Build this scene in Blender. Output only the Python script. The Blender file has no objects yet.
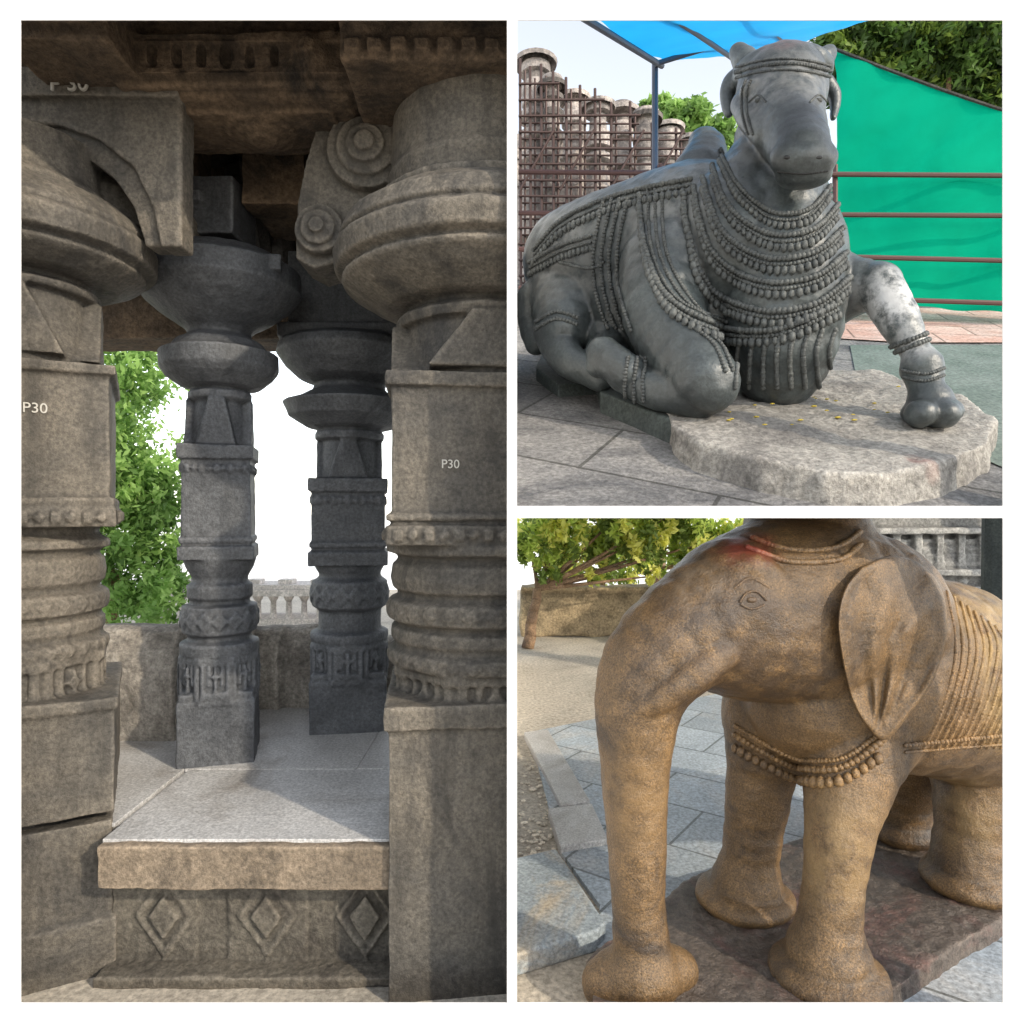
import bpy, bmesh, math, random
import numpy as np
from mathutils import Vector, Matrix, noise
from mathutils.bvhtree import BVHTree
random.seed(7); np.random.seed(7)
S = bpy.context.scene
F = 700.0; H = 1.5; RAKE = 0.446; D0 = 1.95
def P(u, v, d):   # camera pixel + distance -> metres
    return Vector(((u-512)*d/F, d, H-(v-512)*d/F))
def Q(u, v, h=0.0):  # point on the raked terrace, h above it
    d = (RAKE*D0 - h)*F/(RAKE*F-(512-v))
    return P(u, v, d)

# ------------------------------------------------------------ materials
def stone(name, c1, c2, c3=None, sc=3.0, rough=0.75, bump=0.4, grain=90, spots=(), spec=0.4, grainamt=0.35, joints=None, bdist=0.02, streak=0.0):
    m = bpy.data.materials.new(name); m.use_nodes = True
    nt = m.node_tree; N = nt.nodes; L = nt.links
    b = N['Principled BSDF']
    tc = N.new('ShaderNodeTexCoord')
    def nz(s, det=6, r=0.6, dist=0.0, vec=None):
        n = N.new('ShaderNodeTexNoise'); n.inputs['Scale'].default_value = s
        n.inputs['Detail'].default_value = det; n.inputs['Roughness'].default_value = r
        n.inputs['Distortion'].default_value = dist
        L.new(vec or tc.outputs['Object'], n.inputs['Vector']); return n.outputs['Fac']
    def ramp(f, a, bb):
        r = N.new('ShaderNodeMapRange'); r.inputs['From Min'].default_value = a; r.inputs['From Max'].default_value = bb
        L.new(f, r.inputs['Value']); return r.outputs['Result']
    def mix(f, a, bb, mode='MIX'):
        x = N.new('ShaderNodeMix'); x.data_type = 'RGBA'; x.blend_type = mode
        if isinstance(f, float): x.inputs[0].default_value = f
        else: L.new(f, x.inputs[0])
        for i, s in ((6, a), (7, bb)):
            if isinstance(s, tuple): x.inputs[i].default_value = (*s, 1)
            else: L.new(s, x.inputs[i])
        return x.outputs[2]
    def math_(op, a, bb):
        x = N.new('ShaderNodeMath'); x.operation = op; x.use_clamp = (op != 'ADD')
        for i, s in ((0, a), (1, bb)):
            if isinstance(s, (int, float)): x.inputs[i].default_value = s
            else: L.new(s, x.inputs[i])
        return x.outputs[0]
    col = mix(ramp(nz(sc, 7, .65, .4), .38, .64), c1, c2)
    if c3: col = mix(ramp(nz(sc*0.55+.3, 8, .7, 1.0), .50, .66), col, c3)
    g = nz(grain, 3, .7)
    gm = mix(ramp(g, .35, .68), tuple([1-grainamt]*3), tuple([1+grainamt]*3))
    col = mix(1.0, col, gm, 'MULTIPLY')
    v = N.new('ShaderNodeTexVoronoi'); v.inputs['Scale'].default_value = grain*1.3
    L.new(tc.outputs['Object'], v.inputs['Vector'])
    col = mix(math_('MULTIPLY', ramp(v.outputs['Distance'], .25, .05), .45), col, tuple(c*.35 for c in c1))
    if streak:
        mp = N.new('ShaderNodeMapping'); mp.inputs['Scale'].default_value = (7, 7, .8); L.new(tc.outputs['Object'], mp.inputs['Vector'])
        f = math_('MULTIPLY', ramp(nz(1.5, 6, .65, .6, mp.outputs['Vector']), .50, .68), streak)
        col = mix(f, col, tuple(c*.4 for c in c2))
    for (c, r, k, st) in spots:
        d = N.new('ShaderNodeVectorMath'); d.operation = 'DISTANCE'
        L.new(tc.outputs['Object'], d.inputs[0]); d.inputs[1].default_value = c
        f = ramp(d.outputs['Value'], r, r*.35)
        f = math_('MULTIPLY', f, ramp(nz(14, 6, .7), .38, .56)); f = math_('MULTIPLY', f, st)
        col = mix(f, col, k)
    geo = N.new('ShaderNodeNewGeometry')   # darker in crevices, paler on raised edges
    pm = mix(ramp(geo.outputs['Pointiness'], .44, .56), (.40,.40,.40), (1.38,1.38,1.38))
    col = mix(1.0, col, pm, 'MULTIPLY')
    hgt = math_('ADD', math_('MULTIPLY', nz(sc*5, 8, .7), 1.0), math_('MULTIPLY', g, .25))
    if joints:
        bt = N.new('ShaderNodeTexBrick'); mp = N.new('ShaderNodeMapping')
        mp.inputs['Rotation'].default_value = (0, 0, joints[2]); L.new(tc.outputs['Object'], mp.inputs['Vector'])
        L.new(mp.outputs['Vector'], bt.inputs['Vector']); bt.inputs['Scale'].default_value = 1
        bt.inputs['Brick Width'].default_value = joints[0]; bt.inputs['Row Height'].default_value = joints[1]
        bt.inputs['Mortar Size'].default_value = .008; bt.inputs['Mortar Smooth'].default_value = .4
        bt.inputs['Color1'].default_value = (.82,.82,.82,1); bt.inputs['Color2'].default_value = (1.12,1.12,1.12,1)
        bt.inputs['Mortar'].default_value = (.4,.4,.38,1)
        col = mix(1.0, col, bt.outputs['Color'], 'MULTIPLY')
        hgt = math_('ADD', hgt, math_('MULTIPLY', bt.outputs['Fac'], -.6))
    L.new(col, b.inputs['Base Color'])
    rr = N.new('ShaderNodeMapRange'); L.new(nz(sc*2.2, 5), rr.inputs['Value'])
    rr.inputs['To Min'].default_value = rough-.15; rr.inputs['To Max'].default_value = min(1, rough+.15)
    L.new(rr.outputs['Result'], b.inputs['Roughness'])
    b.inputs['Specular IOR Level'].default_value = spec
    bp = N.new('ShaderNodeBump'); bp.inputs['Strength'].default_value = bump; bp.inputs['Distance'].default_value = bdist
    L.new(hgt, bp.inputs['Height']); L.new(bp.outputs['Normal'], b.inputs['Normal'])
    return m
def plain(name, c, rough=.6, metal=0, trans=0):
    m = bpy.data.materials.new(name); m.use_nodes = True
    nt = m.node_tree; b = nt.nodes['Principled BSDF']
    n = nt.nodes.new('ShaderNodeTexNoise'); n.inputs['Scale'].default_value = 9; n.inputs['Detail'].default_value = 5
    x = nt.nodes.new('ShaderNodeMix'); x.data_type = 'RGBA'
    x.inputs[6].default_value = (*[k*.8 for k in c], 1); x.inputs[7].default_value = (*[min(1, k*1.15) for k in c], 1)
    nt.links.new(n.outputs['Fac'], x.inputs[0]); nt.links.new(x.outputs[2], b.inputs['Base Color'])
    b.inputs['Roughness'].default_value = rough; b.inputs['Metallic'].default_value = metal
    if trans:
        t = nt.nodes.new('ShaderNodeBsdfTranslucent'); nt.links.new(x.outputs[2], t.inputs['Color'])
        ms = nt.nodes.new('ShaderNodeMixShader'); ms.inputs[0].default_value = trans
        nt.links.new(b.outputs[0], ms.inputs[1]); nt.links.new(t.outputs[0], ms.inputs[2])
        nt.links.new(ms.outputs[0], nt.nodes['Material Output'].inputs['Surface'])
    return m

M_wh = plain('white_paint', (.9,.9,.9), .5)
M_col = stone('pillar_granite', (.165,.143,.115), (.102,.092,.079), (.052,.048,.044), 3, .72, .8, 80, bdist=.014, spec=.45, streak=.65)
M_col_shade = stone('pillar_granite_shaded', (.115,.12,.13), (.072,.077,.087), (.045,.047,.053), 3, .55, .5, 80, spec=.5, streak=.4)  # inner pillars: bluish shadow put into the granite colour
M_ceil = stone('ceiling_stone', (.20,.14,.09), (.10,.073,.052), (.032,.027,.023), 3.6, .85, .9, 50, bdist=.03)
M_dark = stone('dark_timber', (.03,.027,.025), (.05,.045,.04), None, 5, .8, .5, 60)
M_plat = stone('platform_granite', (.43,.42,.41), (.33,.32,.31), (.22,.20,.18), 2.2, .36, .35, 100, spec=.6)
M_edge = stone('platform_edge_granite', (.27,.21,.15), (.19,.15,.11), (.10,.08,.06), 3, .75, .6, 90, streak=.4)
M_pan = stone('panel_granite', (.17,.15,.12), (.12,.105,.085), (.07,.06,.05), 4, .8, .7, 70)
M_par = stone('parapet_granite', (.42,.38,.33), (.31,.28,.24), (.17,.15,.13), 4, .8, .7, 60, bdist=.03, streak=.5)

# ------------------------------------------------------------ builders
def add(name, me, mats, parent=None, smooth=False):
    ob = bpy.data.objects.new(name, me); S.collection.objects.link(ob)
    for m in (mats if isinstance(mats, (list, tuple)) else [mats]): me.materials.append(m)
    if smooth: me.polygons.foreach_set('use_smooth', [True]*len(me.polygons))
    if parent: ob.parent = parent
    return ob
def empty(name):
    e = bpy.data.objects.new(name, None); S.collection.objects.link(e); e.empty_display_size = .1; return e
def b_obj(name, bm, mats, parent=None, smooth=False):
    me = bpy.data.meshes.new(name); bm.normal_update(); bm.to_mesh(me); bm.free(); return add(name, me, mats, parent, smooth)
def box(bm, x0, x1, y0, y1, z0, z1, rot=0.0):
    c = Vector(((x0+x1)/2, (y0+y1)/2, (z0+z1)/2))
    bmesh.ops.create_cube(bm, size=1, matrix=Matrix.Translation(c) @ Matrix.Rotation(rot, 4, 'Z') @ Matrix.Diagonal((abs(x1-x0), abs(y1-y0), abs(z1-z0), 1)))
def lathe(bm, cx, cy, prof, n=64, rot=0.0):  # prof [(z,r)]
    rings = []
    for z, r in prof:
        rings.append([bm.verts.new((cx+r*math.cos(rot+2*math.pi*i/n), cy+r*math.sin(rot+2*math.pi*i/n), z)) for i in range(n)])
    for a, b in zip(rings, rings[1:]):
        for i in range(n): bm.faces.new((a[i], a[(i+1) % n], b[(i+1) % n], b[i]))
    bm.faces.new(rings[0][::-1]); bm.faces.new(rings[-1])
    bmesh.ops.recalc_face_normals(bm, faces=bm.faces)
def prism(bm, pts, off):  # polygon pts extruded by vector off
    a = [bm.verts.new(p) for p in pts]; b = [bm.verts.new(p+off) for p in pts]
    bm.faces.new(a); bm.faces.new(b[::-1]); n = len(pts)
    for i in range(n): bm.faces.new((a[i], b[i], b[(i+1) % n], a[(i+1) % n]))
    bmesh.ops.recalc_face_normals(bm, faces=bm.faces)
def ball(bm, c, r, sub=2, sc=(1,1,1), rot=None):
    mt = Matrix.Translation(c)
    if rot: mt = mt @ rot
    bmesh.ops.create_icosphere(bm, subdivisions=sub, radius=1, matrix=mt @ Matrix.Diagonal((r*sc[0], r*sc[1], r*sc[2], 1)))
def rod(bm, a, b, r, n=8):
    a = Vector(a); b = Vector(b); d = b-a
    q = d.to_track_quat('Z', 'Y').to_matrix().to_4x4()
    bmesh.ops.create_cone(bm, cap_ends=True, segments=n, radius1=r, radius2=r, depth=d.length, matrix=Matrix.Translation((a+b)/2) @ q)
def disc(bm, c, r, h, tilt=math.pi/2, n=36):
    bmesh.ops.create_cone(bm, cap_ends=True, segments=n, radius1=r, radius2=r*.95, depth=h, matrix=Matrix.Translation(c) @ Matrix.Rotation(tilt, 4, 'X'))
def apply_all(ob):
    dg = bpy.context.evaluated_depsgraph_get(); dg.update()
    me = bpy.data.meshes.new_from_object(ob.evaluated_get(dg))
    old = ob.data; ob.modifiers.clear(); ob.data = me
    bpy.data.meshes.remove(old)
def displace(me, amp, sc, amp2=0.0, sc2=20):
    me.update()
    n = len(me.vertices); co = np.empty(n*3); me.vertices.foreach_get('co', co); co = co.reshape(-1, 3)
    no = np.empty(n*3); me.vertex_normals.foreach_get('vector', no); no = no.reshape(-1, 3)
    nn = noise.noise
    k = np.array([nn(Vector(c)*sc)*amp + (nn(Vector(c)*sc2)*amp2 if amp2 else 0) for c in co.tolist()])
    co += no*k[:, None]; me.vertices.foreach_set('co', co.ravel()); me.update()
def cut(ob, co, no):
    bm = bmesh.new(); bm.from_mesh(ob.data)
    bmesh.ops.bisect_plane(bm, geom=bm.verts[:]+bm.edges[:]+bm.faces[:], plane_co=co, plane_no=no, clear_outer=True)
    bm.to_mesh(ob.data); bm.free()
def remesh(ob, vox, smooth=2, amp=0.0, sc=5, amp2=0.0, sc2=25, cutx=None):
    m = ob.modifiers.new('r', 'REMESH'); m.mode = 'VOXEL'; m.voxel_size = vox; m.use_smooth_shade = True
    if smooth:
        s = ob.modifiers.new('s', 'SMOOTH'); s.iterations = smooth; s.factor = .5
    apply_all(ob)
    if amp: displace(ob.data, amp, sc, amp2, sc2)
    if cutx is not None: cut(ob, (cutx,0,0), (1,0,0))
    me = ob.data; me.polygons.foreach_set('use_smooth', [True]*len(me.polygons))
    return ob
class Surf:
    def __init__(s, ob):
        bm = bmesh.new(); bm.from_mesh(ob.data); s.t = BVHTree.FromBMesh(bm); bm.free()
    def hit(s, u, v):
        o = Vector((0,0,H)); d = (P(u,v,1)-o).normalized()
        r = s.t.ray_cast(o, d)
        return (r[0], r[1]) if r[0] else (None, None)

# ------------------------------------------------------------ added wall (three openings) standing in for collage border, with partition
bm = bmesh.new()
k = D0/F
xs = [-1.62, (20.5-512)*k, -5*k, 5*k, (1003-512)*k, 1.52]
zs = [0.0, H-(1003-512)*k, H-6*k, H+6*k, H+(512-20)*k, 3.4]
T = .003
def cell(x0, x1, z0, z1): box(bm, x0, x1, D0, D0+T, z0, z1)
cell(xs[0], xs[1], zs[0], zs[5]); cell(xs[4], xs[5], zs[0], zs[5])
cell(xs[1], xs[4], zs[4], zs[5]); cell(xs[1], xs[4], zs[0], zs[1])
cell(xs[2], xs[3], zs[1], zs[4]); cell(xs[3], xs[4], zs[2], zs[3])
box(bm, -.004, .004, D0+T+.002, 7.0, 0.0, 3.4)
b_obj('collage_border_wall', bm, M_wh)
YF = D0+T+.005

# ------------------------------------------------------------ ground
M_gr = stone('sandy_ground', (.62,.56,.47), (.52,.46,.38), (.40,.36,.30), 1.2, .9, .4, 40)
bm = bmesh.new(); bmesh.ops.create_grid(bm, x_segments=1, y_segments=1, size=300); b_obj('ground', bm, M_gr)
bm = bmesh.new(); box(bm, -200, 200, 13.5, 280, -.02, .006); b_obj('sky_white_ground', bm, stone('sky_white', (.82,.80,.76), (.75,.73,.70), None, 1, .9, .1, 5, grainamt=.08))  # added pale sheet, stands in for bright sky behind pillars and leaves

# ================================================================= LEFT BAY : temple porch
CUT = -.008
def pillar(name, u, d, segs, mat, extra=None, vox=.007, rot=0.0, kr=1.0):
    s = d/F; cx = (u-512)*s; bm = bmesh.new(); Z = lambda v: H-(v-512)*s
    for sg in segs:
        t = sg[0]
        if t == 'S':
            _, v0, v1, hf = sg; a = hf*s; kf = (d-a)/d
            box(bm, cx-a, cx+a, d-a, d+a, H-(v1-512)*s*kf, H-(v0-512)*s*kf, rot)
        elif t == 'F':   # shallow frieze of little figures/petals on the faces of a square block
            _, v0, v1, hf, nb = sg; a = hf*s; kf = (d-a)/d; z1, z0 = H-(v0-512)*s*kf, H-(v1-512)*s*kf
            for q in range(4):
                B_ = Matrix.Translation((cx, d, (z0+z1)/2)) @ Matrix.Rotation(rot+q*math.pi/2, 4, 'Z') @ Matrix.Translation((a, 0, 0))
                for i in range(nb):
                    y_ = (-1+(2*i+1)/nb)*a*.94
                    bmesh.ops.create_cube(bm, size=1, matrix=B_ @ Matrix.Translation((0, y_, 0)) @ (Matrix.Rotation(math.pi/4, 4, 'X') if i % 2 else Matrix.Identity(4)) @ Matrix.Diagonal((.020, a*1.1/nb, (z1-z0)*(.55 if i % 2 else .9), 1)))
        elif t == 'L': lathe(bm, cx, d, [(Z(v), r*s*kr) for v, r in sg[1]])
        elif t == 'O':   # octagonal drum: carved panel on each face, fillets above and below
            _, v0, v1, r = sg; r *= kr
            ro = math.pi/8+rot; hh = Z(v0)-Z(v1); zm = (Z(v0)+Z(v1))/2
            lathe(bm, cx, d, [(Z(v1), r*s), (Z(v0), r*s)], 8, ro)
            lathe(bm, cx, d, [(Z(v1), r*s*1.06), (Z(v1-(v1-v0)*.13), r*s*1.06)], 8, ro)
            lathe(bm, cx, d, [(Z(v0+(v1-v0)*.13), r*s*1.06), (Z(v0), r*s*1.06)], 8, ro)
            ap = r*s*math.cos(math.pi/8)
            for i in range(8):
                an = i*math.pi/4+rot; w = r*s*.70
                B_ = Matrix.Translation((cx+ap*math.cos(an), d+ap*math.sin(an), zm)) @ Matrix.Rotation(an, 4, 'Z')
                for yy_, zz_, wy, wz, th in ((-.44,0,.12,.74,.024),(.44,0,.12,.74,.024),(0,0,.09,.6,.030),(-.22,.12,.07,.42,.022),(.22,.12,.07,.42,.022),(0,-.28,.7,.1,.024)):
                    bmesh.ops.create_cube(bm, size=1, matrix=B_ @ Matrix.Translation((0, yy_*w, zz_*hh)) @ Matrix.Diagonal((th, wy*w, wz*hh, 1)))
                bmesh.ops.create_cube(bm, size=1, matrix=B_ @ Matrix.Translation((0, 0, .12*hh)) @ Matrix.Rotation(math.pi/4, 4, 'X') @ Matrix.Diagonal((.036, w*.2, w*.2, 1)))
        elif t == 'T':  # raised leaf plates on the neck
            _, v0, v1, r = sg; r *= kr
            for q in range(4):
                an = q*math.pi/2+rot
                w = r*s*.60
                dirv = Vector((math.cos(an), math.sin(an), 0)); tv = Vector((-math.sin(an), math.cos(an), 0))
                c = Vector((cx, d, 0))+dirv*(r*s*.66)
                prism(bm, [c+tv*w+Vector((0,0,Z(v1))), c-tv*w+Vector((0,0,Z(v1))), c-tv*w*.35+Vector((0,0,Z(v0))), c+tv*w*.35+Vector((0,0,Z(v0)))], dirv*(r*s*.28))
        elif t == 'B':  # ring of small carved lozenges
            _, v, r, nb, h = sg; r *= kr
            for i in range(nb):
                an = i*2*math.pi/nb
                c = Vector((cx+r*s*math.cos(an), d+r*s*math.sin(an), Z(v)))
                bmesh.ops.create_cube(bm, size=1, matrix=Matrix.Translation(c) @ Matrix.Rotation(an, 4, 'Z') @ Matrix.Rotation(math.pi/4, 4, 'X') @ Matrix.Diagonal((.016, h*s, h*s, 1)))
    if extra: extra(bm, cx, d, s, Z)
    ob = b_obj(name, bm, mat)
    remesh(ob, vox, 1, .004, 6, .002, 28, CUT)
    return ob
def exD(bm, cx, d, s, Z):
    for i, hw in enumerate((104, 112, 122, 136)):
        zz = Z(118-i*27); box(bm, cx-hw*s*.9, cx+hw*s, d-hw*s*.75, d+hw*s, zz, zz+.083)
    prism(bm, [P(a, b, 2.52) for a, b in ((430,20),(330,20),(322,110),(306,160),(297,205),(296,258),(314,268),(334,262),(350,236),(372,214),(420,190))], Vector((0,.22,0)))
    for (a, b, rr) in ((320,230,(.09,.065,.03)),(368,150,(.15,.11,.07,.035)),(352,70,(.10,.06))):
        for i, r in enumerate(rr): disc(bm, P(a, b, 2.50), r, .05+.035*i)
ringsD = [(657,89),(655,96),(643,97),(640,91),(634,91),(632,94),(622,94),(620,89),(616,89),(613,97),(596,97),(592,88),(587,88),(584,93),(574,95),(562,93),(558,88),(553,88),(550,99),(543,99),(538,90)]
D = pillar('stone_pillar', 487, 2.5, [
    ('S', 718, 1012, 92), ('S', 705, 728, 96), ('O', 657, 714, 92), ('L', ringsD), ('B', 604.5, 96.5, 30, 9), ('B', 649, 96, 34, 7),
    ('S', 384, 528, 90), ('S', 514, 520, 94), ('S', 526, 545, 95), ('S', 372, 386, 95), ('F', 529, 541, 96, 14),
    ('L', [(400,86),(372,86),(338,80),(336,88),(328,90),(322,80),(318,80),(316,100),(304,124),(294,140),(290,142),(286,137),(282,148),(264,150),(258,142),(255,146),(240,140),(226,120),(224,108),(214,108),(210,96),(190,98),(182,94),(110,92)]),
    ('T', 335, 385, 98)], M_col, exD, .0068, math.radians(7))
def exA(bm, cx, d, s, Z):
    dd = 2.36
    prism(bm, [P(u, v, dd) for u, v in ((-90,66),(181,68),(181,246),(160,246),(152,205),(132,165),(98,138),(58,124),(-90,118))], Vector((0,.10,0)))
    prism(bm, [P(u, v, dd+.03) for u, v in ((-90,112),(58,118),(98,132),(138,160),(158,203),(164,246),(146,246),(134,208),(114,178),(85,156),(50,142),(-90,136))], Vector((0,.09,0)))
    prism(bm, [P(u, v, dd-.03) for u, v in ((-90,66),(178,66),(178,96),(-90,94))], Vector((0,.1,0)))
    lathe(bm, cx+.05, dd+.46, [(P(0,200,dd).z,.40),(P(0,165,dd).z,.40),(P(0,150,dd).z,.36),(P(0,120,dd).z,.30)])
A = pillar('stone_pillar', 14, 2.42, [
    ('S', 846, 946, 88), ('S', 952, 1015, 92), ('S', 722, 838, 90), ('S', 714, 726, 93), ('O', 652, 716, 92), ('L', [(960,84),(720,84)]), ('L', [(722,84),(360,84)]),
    ('L', [(v-3, r*.96) for v, r in ringsD]), ('B', 601, 92.5, 28, 9), ('B', 645, 92, 32, 7),
    ('S', 362, 512, 86), ('S', 352, 364, 91), ('S', 497, 503, 90), ('S', 508, 528, 91), ('F', 511, 524, 92, 14),
    ('L', [(380,82),(352,82),(300,72),(298,84),(292,86),(287,76),(284,76),(282,104),(272,128),(268,134),(264,130),(260,145),(242,147),(236,140),(233,142),(220,132),(206,114),(204,98),(196,98),(190,90),(150,88)]),
    ('T', 300, 364, 92)], M_col, exA, .0068, math.radians(28), .88)
def exB(bm, cx, d, s, Z):
    box(bm, cx-31*s, cx+25*s, d-.13, d+.13, Z(245), Z(190)); box(bm, cx-36*s, cx-5*s, d-.15, d+.15, Z(215), Z(205))
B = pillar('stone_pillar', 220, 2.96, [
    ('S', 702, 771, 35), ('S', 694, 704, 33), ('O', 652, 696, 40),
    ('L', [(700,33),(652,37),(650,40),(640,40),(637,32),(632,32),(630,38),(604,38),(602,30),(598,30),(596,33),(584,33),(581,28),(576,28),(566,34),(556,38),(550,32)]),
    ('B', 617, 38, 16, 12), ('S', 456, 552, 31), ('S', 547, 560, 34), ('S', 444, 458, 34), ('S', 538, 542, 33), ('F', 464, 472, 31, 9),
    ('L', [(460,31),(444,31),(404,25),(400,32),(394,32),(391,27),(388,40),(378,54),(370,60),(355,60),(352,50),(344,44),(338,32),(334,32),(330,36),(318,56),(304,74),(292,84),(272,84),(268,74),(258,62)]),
    ('T', 402, 452, 35), ('S', 247, 262, 60)], M_col_shade, exB, .0062, math.radians(16), .93)
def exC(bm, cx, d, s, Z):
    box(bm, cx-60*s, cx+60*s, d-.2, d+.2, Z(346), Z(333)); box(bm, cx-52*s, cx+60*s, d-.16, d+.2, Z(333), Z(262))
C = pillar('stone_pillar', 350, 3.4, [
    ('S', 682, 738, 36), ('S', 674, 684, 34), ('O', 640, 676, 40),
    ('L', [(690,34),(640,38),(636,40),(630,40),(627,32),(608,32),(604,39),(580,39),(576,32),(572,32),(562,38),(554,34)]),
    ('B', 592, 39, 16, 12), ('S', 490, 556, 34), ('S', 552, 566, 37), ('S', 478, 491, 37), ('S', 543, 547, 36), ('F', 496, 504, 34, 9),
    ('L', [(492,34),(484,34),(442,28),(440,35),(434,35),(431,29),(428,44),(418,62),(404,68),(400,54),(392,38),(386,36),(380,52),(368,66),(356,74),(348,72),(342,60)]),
    ('T', 442, 484, 35)], M_col_shade, exC, .0072, math.radians(10), .95)
M_chalk = plain('chalk_paint', (.50,.48,.44), .9)
def label(txt, u, v, size, par, fixed=None):
    if fixed is None:
        h, n = Surf(par).hit(u, v)
        if h is None: return
    else: h, n = P(u, v, fixed), Vector((0,-1,0))
    c = bpy.data.curves.new('paint_mark', 'FONT'); c.body = txt; c.size = size; c.extrude = .004
    o = bpy.data.objects.new('paint_mark', c); S.collection.objects.link(o)
    dg = bpy.context.evaluated_depsgraph_get(); dg.update()
    me = bpy.data.meshes.new_from_object(o.evaluated_get(dg)); bpy.data.objects.remove(o)
    me.materials.clear(); ob = add('painted_number', me, M_chalk, par)
    yaw = math.atan2(n.x, -n.y)
    ob.rotation_euler = (math.pi/2, 0, yaw); ob.location = h+Vector((n.x, n.y, 0)).normalized()*.002
label('P 30', 50, 91, .072, A, 2.322); label('P30', 22, 412, .045, A); label('P30', 441, 468, .038, D)

# platform
bm = bmesh.new()
box(bm, -1.285, -.32, 2.16, 2.50, .335, .468)
pe = b_obj('platform_edge_slab', bm, M_edge); remesh(pe, .008, 2, .006, 5, .003, 30)
bm = bmesh.new(); box(bm, -4.0, CUT, 2.34, 4.4, 0, .462)
plat = b_obj('stone_platform', bm, [M_plat]); pe.parent = plat
bm = bmesh.new()
for i, (x0, x1, y0, y1) in enumerate([(-1.28,-.32,2.19,2.78), (-1.30,-.62,2.785,3.5), (-.615,-.02,2.785,3.6), (-1.30,-.62,3.505,4.3), (-2.3,-1.305,2.3,4.3), (-.615,-.02,3.605,4.3)]):
    box(bm, x0-.001, x1+.001, y0-.001, y1+.001, .464, .477+.0015*(i % 3))
o = b_obj('floor_slabs', bm, M_plat, plat)
md = o.modifiers.new('b', 'BEVEL'); md.width = .002; md.segments = 2
bm = bmesh.new(); dd = 2.30; s = dd/F
X = lambda u, d=dd: (u-512)*d/F
for u0, u1 in ((112,136),(138,197),(199,227),(230,307),(309,334),(336,397)):
    box(bm, X(u0)+.001, X(u1)-.001, dd+random.uniform(-.008,.008), dd+.08, .03, .325)
for u in (166, 268, 366):
    for r, t in ((38, .014), (20, .024)):
        c = Vector((X(u), dd, .178)); r *= s
        a = [c+Vector((0,-t,r*1.1)), c+Vector((r*.75,-t,0)), c+Vector((0,-t,-r*1.1)), c+Vector((-r*.75,-t,0))]
        if r > 30*s:
            q = [x+(c-x)*.16 for x in a]
            for i in range(4): prism(bm, [a[i], a[(i+1)%4], q[(i+1)%4], q[i]], Vector((0,.05,0)))
        else: prism(bm, a, Vector((0,.06,0)))
box(bm, X(110), X(400), dd-.10, dd+.1, 0, .035); box(bm, X(110), X(400), dd+.02, dd+.1, 0, .325)
o = b_obj('carved_base_panels', bm, M_pan, plat); remesh(o, .006, 1, .007, 8, .003, 35)

# parapet blocks
bm = bmesh.new()
for (u0, u1, dd, vt, th) in ((60,178,3.12,628,.34),(182,246,3.5,630,.3),(248,281,3.62,628,.3),(283,330,3.66,628,.3),(331,420,3.9,640,.3)):
    x0, x1 = X(u0, dd), X(u1, dd); zt = H-(vt-512)*dd/F
    n = 9
    prof = [(dd, .45)]+[(dd-.03*math.sin(i/n*math.pi), .47+(zt-.53)*i/n) for i in range(n)]+[(dd+.04, zt-.02), (dd+.10, zt), (dd+th, zt-.03), (dd+th, .45)]
    prism(bm, [Vector((x0, y, z)) for y, z in prof], Vector((x1-x0-.012, 0, 0)))
o = b_obj('stone_parapet', bm, M_par); remesh(o, .012, 2, .018, 4, .006, 20, CUT)

# ceiling & beams
bm = bmesh.new()
Bx = lambda x0,x1,y0,y1,z0,z1: box(bm, x0, x1, y0, y1, z0, z1)
Bx(-4, .2, 2.02, 4.3, 3.14, 3.3)
Bx(-4, .2, 3.62, 3.95, 2.40, 3.15)           # back lintel
Bx(-4, .2, 3.55, 3.64, 2.62, 2.70); Bx(-4, .2, 3.57, 3.64, 2.85, 2.90)
Bx(-1.62, -1.30, 2.5, 3.7, 2.80, 3.15)       # beam over left pillars
Bx(-.52, .2, 2.1, 3.7, 2.86, 3.15)           # beam over right pillar
Bx(-1.30, -.50, 2.30, 2.75, 2.90, 3.15)      # front lintel with mouldings
Bx(-1.28, -.52, 2.28, 2.32, 2.93, 2.955); Bx(-1.28, -.52, 2.26, 2.32, 3.02, 3.05); Bx(-1.25, -.55, 2.34, 2.70, 2.885, 2.91)
Bx(-1.20, -.62, 2.40, 2.64, 2.87, 2.90)
Bx(-1.55, -1.22, 2.10, 2.4, 2.92, 3.15); Bx(-1.50, -1.27, 2.07, 2.12, 2.96, 3.10)
Bx(-1.12, -.86, 2.9, 3.3, 2.78, 3.15); Bx(-.74, -.48, 2.8, 3.0, 2.66, 2.8); Bx(-.64, -.3, 2.75, 3.1, 2.76, 2.95)
for (x, y, z, r, tl) in ((-1.385,2.09,3.02,.05,math.pi/2),(-.9,2.52,2.875,.12,0.0),(-.66,2.28,3.0,.06,math.pi/2),(-.44,2.11,2.99,.07,math.pi/2),(-.25,2.11,2.99,.07,math.pi/2)):
    for kk, q in ((1.0,.02),(.7,.035),(.4,.05)): disc(bm, Vector((x,y,z)), r*kk, q*1.6, tl)
for i in range(9):
    Bx(-1.24+.08*i, -1.19+.08*i, 2.28, 2.32, 2.965, 3.012)
for i in range(7): Bx(-.50+.07*i, -.455+.07*i, 2.08, 2.12, 2.875, 2.91)
o = b_obj('temple_ceiling', bm, M_ceil); remesh(o, .010, 1, .012, 5, .005, 18, CUT)
bm = bmesh.new()
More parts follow.
